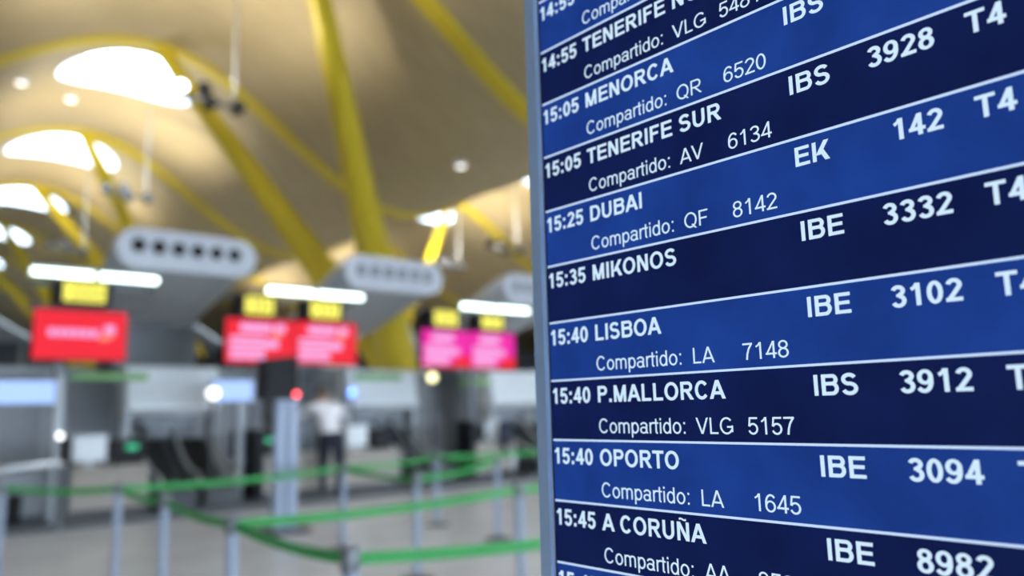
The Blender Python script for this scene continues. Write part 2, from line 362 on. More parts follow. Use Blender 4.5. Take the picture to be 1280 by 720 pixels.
    if ch == 'm':
        rect(.066, .066+T*.95, 0, x); m = (.066+adv-.066-T*.95)/2
        for xa in (.066, m): sweep(arc(xa+T*.475+(m-.066)/2, x-.16, (m-.066)/2, .16+o-H/2, 178, 0)); rect(xa+m-.066, xa+m-.066+T*.95, 0, x-.155)
    GL[ch, bold] = qs; return qs
def write(bm, s, u, base, cap, bold, right=False):
    """letters on the board: u metres from the left end, base height z, cap height in metres"""
    em = cap/.716; adv = ADVB if bold else ADVR
    if right: u -= sum(adv[c] for c in s)*em
    for c in s:
        for q in glyph(c, bold) if c != ' ' else ():
            bm.faces.new([bm.verts.new((XS-.0009, YL-(u+px*em), base+py*em)) for px, py in q])
        u += adv[c]*em
    return u
ROWS = [(-2, '14:55', 'LONDRES', None, None, None, None), (-1, '14:55', 'TENERIFE NORTE', 'VLG', '5481', None, None),
        (0, '15:05', 'MENORCA', 'QR', '6520', 'IBS', None), (1, '15:05', 'TENERIFE SUR', 'AV', '6134', 'IBS', '3928'),
        (2, '15:25', 'DUBAI', 'QF', '8142', 'EK', '142'), (3, '15:35', 'MIKONOS', None, None, 'IBE', '3332'),
        (4, '15:40', 'LISBOA', 'LA', '7148', 'IBE', '3102'), (5, '15:40', 'P.MALLORCA', 'VLG', '5157', 'IBS', '3912'),
        (6, '15:40', 'OPORTO', 'LA', '1645', 'IBE', '3094'), (7, '15:45', 'A CORUÑA', 'AA', '8598', 'IBE', '8982'),
        (8, '15:45', None, None, None, None, None)]
for k, tm, city, code, num, fl, no in ROWS:
    z1 = ZL-P*k; z0 = z1-P
    bm = NB(); box(bm, XS, XS+.0012, YR, YL+.0008, z0, z1)
    row = obj('flight_row', bm, ROWB if k % 2 == 0 else ROWD, BT, label='bright blue flight row' if k % 2 == 0 else 'dark navy flight row')
    bm = NB(); box(bm, XS-.0006, XS, YR, YL+.0002, z1-.0019, z1); obj('divider_line', bm, LINE, row)
    bm = NB(); b1 = z1-.405*P; b2 = z1-.893*P
    write(bm, tm, -.0006, b1, .0157, True)
    if city: write(bm, city, .0632, b1, .0157, True)
    if code or k == -2: write(bm, 'Compartido:', .0638, b2, .0137, False)
    if code: write(bm, code, .1775, b2, .0137, False)
    if num: write(bm, num, .2277, b2, .0137, False)
    if fl: write(bm, fl, .2866, b1, .0157, True)
    if no: write(bm, no, .3997, b1, .0157, True, right=True)
    if 0 < k < 8: write(bm, 'T4', .4188, b1, .0157, True)

    obj('lettering', bm, TXT, row)
bm = NB(); box(bm, XS, XS+.0012, YR, YL+.0008, ZL+2*P, ZT); obj('header_band', bm, ROWD, BT)
bm = NB(); box(bm, XS, XS+.0012, YR, YL+.0008, ZB, ZL-9*P); obj('footer_band', bm, ROWB, BT)

# ------------------------------------------------------------------ queue barriers
def post_parts(t, x, y):
    bm = NB(); lathe(bm, (x, y, 0), [(.175, 0), (.175, .012), (.16, .022), (.05, .035), (.036, .05)], 28); obj('base', bm, DGREY, t, smooth=True)
    bm = NB(); cyl(bm, (x, y, .03), (x, y, .9), .036, n=20); obj('pole', bm, ALU, t, smooth=True)
    bm = NB(); lathe(bm, (x, y, 0), [(.04, .885), (.046, .895), (.046, .985), (.036, 1.0)], 20); obj('belt_head', bm, MGREY, t, smooth=True)
POSTS = {
 'a1': (1.43, 9.39, 'belt post farthest left, by the dark desk under the small blue screen'),
 'a2': (2.19, 8.23, 'belt post before the desk with the white monitor, where two green belts meet'),
 'a3': (2.12, 6.67, 'belt post second behind the dark-headed one, right of the post where two belts meet'),
 'a4': (1.96, 4.89, 'belt post directly behind the dark-headed post along the sloping green belt'),
 'a5': (1.87, 3.30, 'nearest belt post, dark head at the bottom edge of the picture'),
 'b1': (4.34, 4.94, 'belt post standing just left of the departures board frame'),
 'b2': (4.44, 6.56, 'belt post right of centre in front of the second conveyor'),
 'b3': (4.78, 8.61, 'belt post in front of the person in the white shirt'),
 'c3': (6.68, 9.35, 'farthest belt post, its base showing on the open floor'),
 'c2': (6.45, 7.75, 'slim belt post with visible base between the farthest post and the board'),
 'a6': (3.75, 2.85, 'belt post standing hidden behind the lower part of the departures board'),
 'd1': (7.6, 4.95, 'belt post behind the departures board in the middle lane'),
 'd2': (9.4, 9.1, 'belt post behind the departures board in the far lane')}
proto = None
for k, (x, y, lab) in POSTS.items():
    if proto is None:
        proto = thing('belt_post', lab, 'barrier post', (x, y, 0), 'queue barrier posts'); post_parts(proto, x, y)
    else: copy_tree(proto, (x, y, 0), lab)
def belt(a, b, lab):
    (x0, y0, _), (x1, y1, _) = POSTS[a], POSTS[b]; p, q = Vector((x0, y0, .94)), Vector((x1, y1, .94)); d = (q-p).normalized(); n = Vector((-d.y, d.x, 0))*.0012
    p += d*.0475; q -= d*.0475; bm = NB(); rings = []
    for k in range(13):
        t = k/12; c = p.lerp(q, t)-Vector((0, 0, .03*4*t*(1-t)))
        rings.append([bm.verts.new(c+n+Vector((0, 0, .028))), bm.verts.new(c-n+Vector((0, 0, .028))), bm.verts.new(c-n-Vector((0, 0, .028))), bm.verts.new(c+n-Vector((0, 0, .028)))])
    for r, s in zip(rings, rings[1:]):
        for k in range(4): bm.faces.new((r[k], r[(k+1) % 4], s[(k+1) % 4], s[k]))
    bm.faces.new(rings[0]); bm.faces.new(rings[-1][::-1])
    tagm(obj('barrier_belt', bm, GREENB, org=p), lab, 'barrier belt', 'green queue belts')
belt('a1', 'a2', 'green belt at far left joining the leftmost post to the next')
belt('a2', 'a3', 'short green belt sloping right from where two belts meet')
belt('a3', 'a4', 'green belt sloping down between the two posts behind the nearest post')
belt('a4', 'a5', 'green belt running down to the nearest dark-headed post')
belt('a5', 'a6', 'nearest green belt, running right from the dark-headed post behind the board')
belt('a4', 'b1', 'long green belt crossing the floor to the post left of the board')
belt('b1', 'd1', 'green belt going behind the board from the post beside its frame')
belt('a2', 'b3', 'long green belt passing in front of the first baggage conveyor')
belt('b3', 'c3', 'green belt from the post before the person to the farthest post')
belt('b3', 'b2', 'short green belt between the person and the second conveyor')
belt('b2', 'c2', 'green belt from the post right of centre to the slim post with visible base')
belt('c3', 'c2', 'short green belt between the two posts whose bases show')
belt('c3', 'd2', 'green belt from the farthest post to behind the departures board')

# ------------------------------------------------------------------ check-in line
def plinth(x0, x1, lab):
    bm = NB(); box(bm, x0, x1, 13.35, 16.9, 0, .10, .01); tagm(obj('counter_plinth', bm, DGREY, org=(x0, 13.35, 0)), lab, 'plinth', 'dark plinths under the check-in islands')
plinth(-1.2, 5.97, 'dark low plinth under the leftmost check-in desks and first conveyor'); plinth(6.0, 11.0, 'dark low plinth under the person and middle desks'); plinth(11.03, 17, 'dark low plinth under the rightmost visible desk')
def desk(x0, x1, lab, end=None, front=TAN, elab=''):
    t = thing('check_in_desk', lab, 'check-in desk', ((x0+x1)/2, 14.4, .1), 'check-in desks')
    bm = NB(); box(bm, x0+.02, x1-.02, 14.0, 14.08, .18, .80, .006); obj('front_panel', bm, front, t)
    bm = NB(); box(bm, x0+.05, x1-.05, 14.04, 14.7, .10, .2); obj('kick_plate', bm, DGREY, t)
    bm = NB(); box(bm, x0, x1, 13.96, 14.85, .80, .845, .012); obj('worktop', bm, front, t)
    for xx in (x0, x1-.04):
        bm = NB(); box(bm, xx+.005, xx+.035, 14.0, 14.8, .1, .80); obj('side_panel', bm, MGREY, t)
    if end:
        e = thing('end_post', elab, 'post', (end+.07, 14.2, .1), 'black desk end posts')
        bm = NB(); box(bm, end, end+.13, 13.93, 14.5, .12, 1.33, .01); obj('column', bm, BLACK, e)
        bm = NB(); box(bm, end-.01, end+.135, 13.91, 14.52, .1, .125); obj('foot', bm, DGREY, e)
    return t
desk(3.0, 4.20, 'beige check-in desk with black end post, left of the first conveyor', 2.86, elab='black end post left of the white monitor on the leftmost beige desk')
desk(6.15, 7.72, 'beige check-in desk where the person in the white shirt leans', 6.0, elab='black end post just left of the kiosk pillar')
desk(7.78, 9.10, 'beige check-in desk right of the person, left of the second conveyor')
desk(11.05, 12.25, 'beige check-in desk beside the departures board frame', 10.9, elab='black end post left of the desk by the departures board')
desk(.2, 2.75, 'dark grey check-in desk at the far left under the small blue screen', None, MGREY)
# desk equipment
def monitor(x0, x1, lab, back=WHITE, dark=False, z0=.845, zt=1.34, y=14.15):
    xm = (x0+x1)/2; t = thing('monitor', lab, 'monitor', (xm, y+.1, .845), 'desk monitors')
    bm = NB(); box(bm, x0, x1, y, y+.05, z0+.08, zt, .012); obj('casing', bm, back, t)
    bm = NB(); box(bm, x0+.02, x1-.02, y+.0505, y+.054, z0+.10, zt-.02); obj('screen', bm, BLACK, t)
    bm = NB(); box(bm, xm-.03, xm+.03, y+.012, y+.042, z0+.005, z0+.2, .004); box(bm, xm-.12, xm+.12, y-.04, y+.14, z0, z0+.015, .004); obj('stand', bm, back, t)
monitor(3.06, 3.56, 'white-backed monitor on the left desk with the black end post')
monitor(7.93, 8.40, 'white-backed monitor on the desk right of the person')
monitor(11.5, 11.92, 'white-backed monitor on the desk beside the departures board frame')
def scale_box(x0, x1, lab, z1=1.25, gx=None):
    t = thing('baggage_scale_terminal', lab, 'scale terminal', ((x0+x1)/2, 14.25, .845), 'baggage scale terminals')
    bm = NB(); box(bm, x0, x1, 14.12, 14.4, .93, z1, .02); obj('casing', bm, BLACK, t)
    bm = NB(); box(bm, x0+.1, x1-.1, 14.17, 14.35, .845, .94); obj('foot', bm, BLACK, t)
    bm = NB(); box(bm, x0+.03, x1-.03, 14.112, 14.121, .97, z1-.04, .004); obj('front_panel', bm, BLACK, t)
    if gx is not None:
        bm = NB(); box(bm, gx-.09, gx+.09, 14.1, 14.113, 1.09, 1.17, .004); obj('display', bm, GREENL, t, label='lit green display')
scale_box(3.6, 4.17, 'black baggage scale terminal with green display beside the first conveyor', gx=3.93)
scale_box(6.2, 6.6, 'black baggage scale terminal with green display just left of the kiosk pillar', gx=6.32)
scale_box(8.5, 9.05, 'black baggage scale terminal between white monitor and second conveyor')
scale_box(11.06, 11.42, 'black baggage scale terminal left of the white monitor by the board')

def conveyor(x0, x1, lab):
    xm = (x0+x1)/2; t = thing('baggage_conveyor', lab, 'conveyor', (xm, 15, .1), 'baggage conveyors')
    for k, (a, b) in enumerate(((x0, xm-.06), (xm+.06, x1))):
        bm = NB(); pr = [(13.75, .1), (13.75, .38), (14.5, .42), (15.5, 1.18), (16.4, 1.18), (16.4, .1)]
        va = [bm.verts.new((a, y, z)) for y, z in pr]; vb = [bm.verts.new((b, y, z)) for y, z in pr]
        bm.faces.new(va); bm.faces.new(vb[::-1])
        for i in range(6): bm.faces.new((va[i], va[(i+1) % 6], vb[(i+1) % 6], vb[i]))
        bd = obj('conveyor_bed', bm, DGREY, t)
        bm = NB(); pr = [(13.74, .33), (13.78, .395), (14.49, .435), (15.49, 1.195), (16.4, 1.195)]
        va = [bm.verts.new((a+.08, y, z)) for y, z in pr]; vb = [bm.verts.new((b-.08, y, z)) for y, z in pr]
        for i in range(4): bm.faces.new((va[i], va[i+1], vb[i+1], vb[i]))
        g = bmesh.ops.solidify(bm, geom=bm.faces[:], thickness=.015); obj('belt', bm, RUBBER, bd)
    for xx in (x0+.03, xm, x1-.03):
        bm = NB(); tube(bm, [(xx, 13.8, .42), (xx, 13.85, .62), (xx, 14.3, .7), (xx, 14.7, .88), (xx, 15.1, 1.2), (xx, 15.35, 1.36), (xx, 15.56, 1.40)], .035, 10); obj('guard_rail', bm, STEEL, t, smooth=True)
    return t
conveyor(4.28, 5.62, 'pair of black baggage belts with curved steel rails, left of the kiosk pillar')
conveyor(9.3, 10.2, 'pair of black baggage belts with curved steel rails, right of the person')
conveyor(12.72, 14.3, 'pair of black baggage belts beside the departures board frame')
def hood(x0, x1, lab, gx):
    t = thing('conveyor_hood', lab, 'hood', ((x0+x1)/2, 15.4, .1), 'white hoods over the baggage belts')
    bm = NB(); pr = [(15.25, 1.66), (15.16, 1.74), (15.2, 1.82), (15.35, 2.50), (15.42, 2.54), (15.75, 2.54), (15.75, 1.66)]
    va = [bm.verts.new((x0, y, z)) for y, z in pr]; vb = [bm.verts.new((x1, y, z)) for y, z in pr]; n = len(pr)
    bm.faces.new(va); bm.faces.new(vb[::-1])
    for i in range(n): bm.faces.new((va[i], va[(i+1) % n], vb[(i+1) % n], vb[i]))
    obj('cover', bm, WHITE, t)
    for xx in (x0-.02, x1-.1):
        bm = NB(); box(bm, xx, xx+.12, 15.3, 15.7, .1, 1.68, .01); obj('leg', bm, LGREY, t)
    bm = NB(); box(bm, x0+.55, x1-.25, 15.85, 15.9, 1.25, 1.6, .01); box(bm, x0+.3, x1-.2, 15.62, 15.7, 1.5, 1.6, .01); obj('back_plate', bm, MGREY, t)
    bm = NB(); box(bm, gx[0], gx[1], 15.2, 15.23, gx[2], gx[2]+.13, .005); box(bm, gx[0]+.1, gx[0]+.14, 15.22, 15.45, gx[2]+.03, gx[2]+.09); box(bm, gx[1]-.14, gx[1]-.1, 15.22, 15.45, gx[2]+.03, gx[2]+.09)
    obj('sign_strip', bm, GREENS, t, label='green sign strip')
hood(4.12, 5.78, 'white hood over the first conveyor, between the single red screen and the paired ones', (3.2, 4.45, 2.27))
hood(8.56, 10.36, 'white hood over the second conveyor, below the yellow pillar foot', (8.7, 9.9, 2.3))
hood(12.6, 14.5, 'white hood partly hidden by the departures board frame', (11.6, 12.55, 2.2))

# task chairs behind the desks
def chair(x, y, lab, rot=0):
    t = thing('task_chair', lab, 'chair', (x, y, .1), 'black task chairs')
    bm = NB(); box(bm, x-.24, x+.24, y-.23, y+.23, .55, .64, .03); obj('seat', bm, NAVY, t)
    bm = NB(); box(bm, x-.22, x+.22, y+.2, y+.27, .78, 1.3, .03); obj('backrest', bm, NAVY, t)
    bm = NB(); box(bm, x-.03, x+.03, y+.24, y+.29, .56, .9); obj('back_bracket', bm, BLACK, t)
    bm = NB(); cyl(bm, (x, y, .2), (x, y, .56), .03); obj('gas_column', bm, STEEL, t)
    for k in range(5):
        a = 2*PI*k/5; bm = NB(); tube(bm, [(x, y, .22), (x+.28*math.cos(a), y+.28*math.sin(a), .17)], [.025, .018], 8); lg = obj('leg', bm, BLACK, t)
        bm = NB(); ball(bm, (x+.28*math.cos(a), y+.28*math.sin(a), .135), .035, seg=10); obj('caster', bm, BLACK, lg)
chair(6.35, 15.3, 'dark task chair behind the desk left of the kiosk pillar'); chair(10.95-.35, 16.45+.1, 'dark task chair right of the second white hood'); chair(12.15, 15.6, 'dark task chair behind the rightmost desk'); chair(11.85, 13.65, 'dark task chair in front of the desk at the departures board frame')

# small blue information screens on poles
def info(x0, x1, y, z0, z1, pole, lab):
    t = thing('information_screen', lab, 'screen', (pole, y+.1, .0), 'small blue information screens')
    bm = NB(); box(bm, x0, x1, y, y+.07, z0, z1, .01); obj('casing', bm, BLACK, t)
    bm = NB(); box(bm, x0+.015, x1-.015, y-.006, y+.001, z0+.015, z1-.015); obj('screen', bm, BLUES, t)
    zb = .1 if y > 13.35 else 0
    bm = NB(); box(bm, pole-.06, pole+.06, y+.072, y+.16, zb, z1+.05, .008); obj('pole', bm, LGREY, t)
info(1.86, 2.66, 13.5, 1.83, 2.2, 2.72, 'small blue screen on a pole at the far left, under the single red screen')
info(5.28, 6.06, 14.3, 1.84, 2.25, 5.86, 'small blue screen between the first white hood and the kiosk')

# overhead frames with screens, numbers and tube lights
def gantry(x0, x1, posts, lab):
    t = thing('sign_gantry', lab, 'sign frame', (posts[0], 14.05, 0), 'overhead sign frames')
    bm = NB(); box(bm, x0, x1, 13.95, 14.05, 3.70, 3.78); box(bm, x0, x1, 13.95, 14.05, 3.32, 3.38); obj('crossbar', bm, DGREY, t)
    for p in posts:
        bm = NB(); box(bm, p-.05, p+.05, 14.90, 15.02, .1, 3.78, .008); box(bm, p-.03, p+.03, 14.04, 14.92, 3.71, 3.77); obj('post', bm, MGREY, t)
    return t
gantry(2.3, 4.1, (2.95,), 'dark frame carrying the single red screen'); gantry(5.3, 7.95, (6.35,), 'dark frame carrying the paired red screens'); gantry(9.45, 12.2, (11.7,), 'dark frame carrying the paired magenta screens')
def wall_screen(x0, x1, z0, z1, face, lab, style):
    t = thing('advert_screen', lab, 'screen', ((x0+x1)/2, 13.85, z0), 'check-in screens')
    bm = NB(); box(bm, x0-.008, x1+.008, 13.8, 13.94, z0-.02, z1+.02, .01); obj('casing', bm, BLACK, t)
    bm = NB(); box(bm, x0, x1, 13.792, 13.801, z0, z1); s = obj('screen', bm, face, t)
    w_, h = x1-x0, z1-z0
    def bars(L, name, m):
        bm = NB()
        for a, b, c, d in L: box(bm, x0+a*w_, x0+b*w_, 13.788, 13.792, z0+c*h, z0+d*h)
        obj(name, bm, m, s)
    if style == 0:
        bars([(.15+.092*k, .225+.092*k, .46, .62) for k in range(6)], 'lettering', PINK)
        bm = NB()
        for a, b, c, d in ((.75, .87, .55, .72),): box(bm, x0+a*w_, x0+b*w_, 13.788, 13.792, z0+c*h, z0+d*h, .0015)
        obj('tail_mark', bm, PINK, s); bars([(.70, .80, .40, .50), (.78, .86, .46, .53)], 'tail_stripe', PEACH)
    else:
        dx = .0 if style == 1 else .0
        bars([(.20, .66, .70, .90)]+[(.06, .56, .50-.14*k, .60-.14*k) for k in range(4)]+[(.56, .76, .34, .53)], 'lettering', PINK)
        if style == 1: bars([(.70, .86, .72, .9)], 'tail_mark', PINK); bars([(.68, .8, .6, .72)], 'tail_stripe', PEACH)
        if style == 2:
            bm = NB(); box(bm, x0, x1, 13.7905, 13.7915, z0, z0+.06*h)
            vs = [bm.verts.new((x0+a*w_, 13.7912, z0+b*h)) for a, b in ((.55, 0), (1, 0), (1, .34), (.74, .30))]; bm.faces.new(vs)
            obj('red_corner', bm, REDS, s)
wall_screen(2.35, 3.67, 2.53, 3.30, REDS, 'single red screen with a white word and tail mark, leftmost of the row', 0)
wall_screen(5.31, 6.605, 2.53, 3.32, REDS, 'left half of the paired red screens, behind the kiosk head', 1)
wall_screen(6.625, 7.92, 2.53, 3.33, REDS, 'right half of the paired red screens', 1)
wall_screen(9.50, 10.79, 2.51, 3.31, MAGS, 'left half of the paired magenta screens', 2)
wall_screen(10.81, 12.10, 2.50, 3.31, MAGS, 'right half of the paired magenta screens, beside the board', 2)
mat_dark = mat('dark_digit', (.25, .21, .03), .5)
def numsign(x0, x1, z0, z1, lab):
    t = thing('number_sign', lab, 'number sign', ((x0+x1)/2, 13.6, z0), 'yellow desk number signs')
    bm = NB(); box(bm, x0-.1, x1+.1, 13.55, 13.95, z0-.03, z1+.03, .01); obj('casing', bm, BLACK, t)
    bm = NB(); box(bm, x0, x1, 13.54, 13.551, z0, z1, .003); f = obj('face', bm, YSIGN, t)
    bm = NB(); w_ = x1-x0
    for k in range(3):
        a = x0+w_*(.16+.25*k); box(bm, a, a+w_*.18, 13.536, 13.54, z0+.05, z0+.075); box(bm, a, a+w_*.18, 13.536, 13.54, z1-.075, z1-.05); box(bm, a+w_*.13, a+w_*.18, 13.536, 13.54, z0+.05, z1-.05)
    obj('digit_mark', bm, mat_dark, f)
numsign(2.68, 3.27, 3.41, 3.715, 'yellow number sign above the single red screen')
numsign(5.55, 6.08, 3.38, 3.70, 'yellow number sign above the left paired red screen'); numsign(6.82, 7.42, 3.38, 3.70, 'yellow number sign above the right paired red screen')
numsign(9.66, 10.26, 3.37, 3.70, 'yellow number sign above the left magenta screen'); numsign(10.95, 11.55, 3.37, 3.66, 'yellow number sign above the right magenta screen')
def tubes(x0, x1, lab):
    xm = (x0+x1)/2; t = thing('tube_light', lab, 'light', (xm, 13.5, 3.78), 'double fluorescent tube lights')
    bm = NB(); box(bm, x0, x1, 13.46, 13.56, 3.885, 3.93, .006); obj('housing', bm, MGREY, t)
    for a, b in ((x0+.02, xm-.05), (xm+.05, x1-.02)):
        bm = NB(); cyl(bm, (a, 13.5, 3.83), (b, 13.5, 3.83), .05, n=14); obj('tube', bm, TUBE, t, smooth=True)
    bm = NB()
    for xx in (x0+.02, xm, x1-.02): box(bm, xx-.02, xx+.02, 13.47, 13.53, 3.79, 3.9)
    for xx in (xm-.3, xm+.3): box(bm, xx-.02, xx+.02, 13.5, 13.948, 3.9, 3.925); box(bm, xx-.02, xx+.02, 13.92, 13.948, 3.76, 3.925)
    obj('bracket', bm, MGREY, t)
tubes(2.2, 4.05, 'double tube light left of the first grey air duct'); tubes(5.9, 7.9, 'double tube light above the paired red screens'); tubes(10.3, 12.3, 'double tube light above the magenta screens')

# air ducts: capsule mouths with six jets
def stad(xc, y, zc, w_, h, n=14):
    r = h/2; pts = []
    for k in range(n+1): a = -PI/2+PI*k/n; pts.append((xc+w_/2-r+r*math.cos(a), y, zc+r*math.sin(a)))
    for k in range(n+1): a = PI/2+PI*k/n; pts.append((xc-w_/2+r+r*math.cos(a), y, zc+r*math.sin(a)))
    return pts
def duct(xc, lab, slots=False, stem=None):
    t = thing('air_duct', lab, 'air duct', (xc, 16, 0), 'grey air ducts over the check-in desks')
    secs = [(14.0, 4.45, 2.42, .70), (14.35, 4.43, 2.40, .74), (16.2, 3.85, 2.2, .62), (18.2, 3.3, 1.9, .5)]
    bm = NB(); rings = [[bm.verts.new(p) for p in stad(xc, *s)] for s in secs]; n = len(rings[0])
    for a, b in zip(rings, rings[1:]):
        for k in range(n):
            f = bm.faces.new((a[k], a[(k+1) % n], b[(k+1) % n], b[k]))
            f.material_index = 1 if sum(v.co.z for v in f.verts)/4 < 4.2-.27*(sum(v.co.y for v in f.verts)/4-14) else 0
    bm.faces.new(rings[-1]); obj('body', bm, [DUCTM, DUCTB], t, smooth=True)
    bm = NB(); o = [bm.verts.new(p) for p in stad(xc, 13.97, 4.45, 2.42, .70)]; bk = [bm.verts.new(p) for p in stad(xc, 14.02, 4.45, 2.42, .70)]
    bm.faces.new(o)
    for k in range(n): bm.faces.new((o[k], o[(k+1) % n], bk[(k+1) % n], bk[k]))
    obj('mouth_plate', bm, DUCTM, t)
    for k in range(6):
        xx = xc-.87+.33*k+.02; bm = NB()
        if slots: box(bm, xx-.1, xx+.1, 13.93, 13.972, 4.36, 4.6, .02); obj('jet_nozzle', bm, MGREY, t)
        else:
            cyl(bm, (xx, 13.93, 4.5), (xx, 13.972, 4.5), .095, .12, 20); obj('jet_nozzle', bm, BLACK, t)
    sx, sw = stem
    bm = NB(); box(bm, xc+sx-sw, xc+sx+sw, 16.6, 17.8, .0 if xc > 30 else 2.5, 3.62, .02); box(bm, xc+sx-sw+.1, xc+sx-sw+.25, 16.56, 16.62, 2.6, 3.3); box(bm, xc+sx+sw-.25, xc+sx+sw-.1, 16.56, 16.62, 2.6, 3.3)
    box(bm, xc+sx-.35, xc+sx+.35, 16.9, 17.6, .0, 2.5); obj('support', bm, MGREY, t)
duct(4.70, 'grey air duct with six round black jets, above the single red screen', False, (.3, .8))
duct(8.98, 'grey air duct with six square jets, in front of the thick yellow pillar', True, (-.75, .4))
duct(13.2, 'grey air duct partly hidden behind the departures board', True, (.0, .7))
# uplights added on the partition to brighten the wave roof
up0 = None
for k, xx in enumerate((-3.2, 1.0, 9.9, 18.3, 23.0, 28.0)):
    lab = ['uplighter on the partition beyond the left edge', 'uplighter on the partition left of the first air duct', 'uplighter on the partition between the paired red and magenta screens', 'uplighter on the partition behind the left part of the board', 'uplighter on the partition behind the middle of the board', 'uplighter on the partition behind the right part of the board'][k]
    if up0 is None:
        up0 = thing('uplighter', lab, 'light fixture', (xx, 18.1, 2.65), 'uplighters on the partition')
        bm = NB(); box(bm, xx-.6, xx+.6, 17.97, 18.23, 2.651, 2.74, .01); obj('housing', bm, DGREY, up0)
        bm = NB(); box(bm, xx-.56, xx+.56, 18.0, 18.2, 2.735, 2.75); obj('lens', bm, SPOTL, up0)
    else: copy_tree(up0, (xx, 18.1, 2.65), lab)
    area((xx, 18.1, 2.78), 1.1, .3, UP, (1, .93, .8))
# dark equipment boxes on the partition
for k, (a, b) in enumerate(((5.15, 5.6), (5.97, 6.38), (6.45, 6.75))):
    bm = NB(); box(bm, a, b, 17.95, 18.2, 2.651, 3.05-.06*k, .02); tagm(obj('equipment_box', bm, BLACK, org=(a, 18, 2.65)), ['dark equipment box on the partition, nearest the first air duct', 'widest dark equipment box on the partition left of the paired red screens', 'smallest dark equipment box on the partition beside the paired red screens'][k], 'box', 'dark boxes on the partition')
def lamp(x, y, z, m, r, lab, cat='lamp', grp=None, zb=None):
    t = thing('indicator_lamp', lab, cat, (x, y, z-r), grp)
    bm = NB(); ball(bm, (x, y, z), r, seg=14); obj('lens', bm, m, t, smooth=True)
    bm = NB(); cyl(bm, (x, y, zb if zb is not None else z-r-.12), (x, y, z-r*.8), .025, n=10); obj('stem', bm, DGREY, t)
lamp(8.55, 15.05, 2.02, BLUEL, .07, 'small blue lamp beside the second white hood, above the person', zb=.1)
lamp(10.75, 15.2, 2.36, WARML, .11, 'pale yellow lamp on a thin stem right of the second hood', zb=.1)
lamp(5.05, 13.6, 1.98, SPOTL, .1, 'round white lamp at the left edge of the small blue screen by the kiosk', zb=.1)
lamp(2.72, 13.4, 1.36, SPOTL, .05, 'tiny white lamp above the black end post', zb=.1)
lamp(5.79, 18.12, 3.42, ORANGE, .13, 'amber lamp on the partition beside the first air duct', zb=2.65)

# ------------------------------------------------------------------ kiosk pillar in the queue
t = thing('kiosk_pillar', 'tall aluminium kiosk pillar with black screen head in the queue area', 'kiosk', (4.98, 10.6, 0))
bm = NB(); lathe(bm, (4.95, 10.6, 0), [(.42, 0), (.42, .02), (.38, .035), (.1, .04)], 32); obj('base', bm, DGREY, t, smooth=True)
for xx in (4.80, 4.98):
    bm = NB(); box(bm, xx, xx+.15, 10.52, 10.68, .03, 1.84, .02); obj('upright', bm, ALU, t)
bm = NB(); box(bm, 4.94, 4.99, 10.57, 10.66, .03, 1.82); obj('cable_channel', bm, MGREY, t)
bm = NB(); box(bm, 4.56, 5.08, 10.44, 10.72, 1.80, 2.36, .03)
for v in bm.verts:
    if v.co.z > 2.1: v.co.z += .06*(v.co.x-4.56)/.5
hd = obj('screen_head', bm, BLACK, t)
bm = NB(); box(bm, 4.62, 4.96, 10.43, 10.442, 1.9, 2.28); obj('screen', bm, BLACK, hd)
bm = NB(); ball(bm, (5.04, 10.42, 1.87), .035, seg=12); obj('indicator', bm, REDL, hd, label='red indicator light')
# small black bin and rail at the left desk
bm = NB(); lathe(bm, (2.2, 13.75, .1), [(.13, 0), (.15, .4), (.155, .42), (.14, .42), (.12, .03)], 20); tagm(obj('waste_bin', bm, BLACK, smooth=True, org=(2.2, 13.75, .1)), 'small black waste bin beside the black end post', 'bin')
t = thing('hand_rail', 'low steel hand rail in front of the dark desk at far left', 'rail', (2.2, 13.2, 0))
bm = NB(); tube(bm, [(1.75, 13.2, .86), (1.8, 13.2, .93), (2.7, 13.2, .98), (2.76, 13.2, .93)], .04, 10); obj('bar', bm, STEEL, t, smooth=True)
for xx in (1.78, 2.74):
    bm = NB(); cyl(bm, (xx, 13.2, 0), (xx, 13.2, .93), .03); obj('leg', bm, MGREY, t, smooth=True)

# ------------------------------------------------------------------ lights hung from the roof
def hung(x, y, z, lab, lens=True, w_=.85):
    t = thing('floodlight_bar', lab, 'light fixture', (x, y, z), 'floodlight bars hung from the roof')
    bm = NB(); box(bm, x-w_, x+w_, y-.06, y+.06, z-.06, z+.06, .01); obj('bar', bm, MGREY, t)
    px = x+w_*.8
    bm = NB(); cyl(bm, (px, y, z), (px, y, cz(px)+.02), .035, n=12); obj('drop_pole', bm, LGREY, t, smooth=True)
    for k, (dx, up) in enumerate(((-.92, .12), (-.2, .22), (.02, -.1), (.9, -.05))):
        bm = NB(); c = Vector((x+dx*w_, y-.05, z+up)); cyl(bm, c+Vector((0, .2, 0)), c-Vector((.04, .18, -.05)), .13, .19, 18); sp = obj('spotlight', bm, BLACK, t, smooth=True)
        d = Vector((-.04, -.18, .05)); bm = NB(); cyl(bm, c+d*1.01, c+d*1.12, .16, .16, 18); obj('lens', bm, FLOOD if (k == 0 and lens) else GLASSD, sp, smooth=True)
hung(7.15, 20.2, 9.85, 'floodlight bar with one shining lamp beside the largest skylight')
hung(8.45, 32.5, 10.25, 'floodlight bar below the second skylight', False)
hung(24.1, 28.0, 9.1, 'floodlight bar hanging left of the departures board', False, 1.0)
hung(8.6, 43.0, 9.9, 'floodlight bar below the third skylight', False)  # this bar and those below are added to brighten the roof crests
hung(7.2, 9.7, 9.85, 'floodlight bar nearest the viewer, high above the queue', False)
hung(26.0, 35.0, 9.6, 'floodlight bar beyond the dark wave trough, above the second air duct', False)
hung(26.5, 53.0, 9.3, 'floodlight bar beyond the dark wave trough, above the middle screens', False)
hung(27.0, 65.5, 9.3, 'farthest floodlight bar beyond the dark wave trough', False)
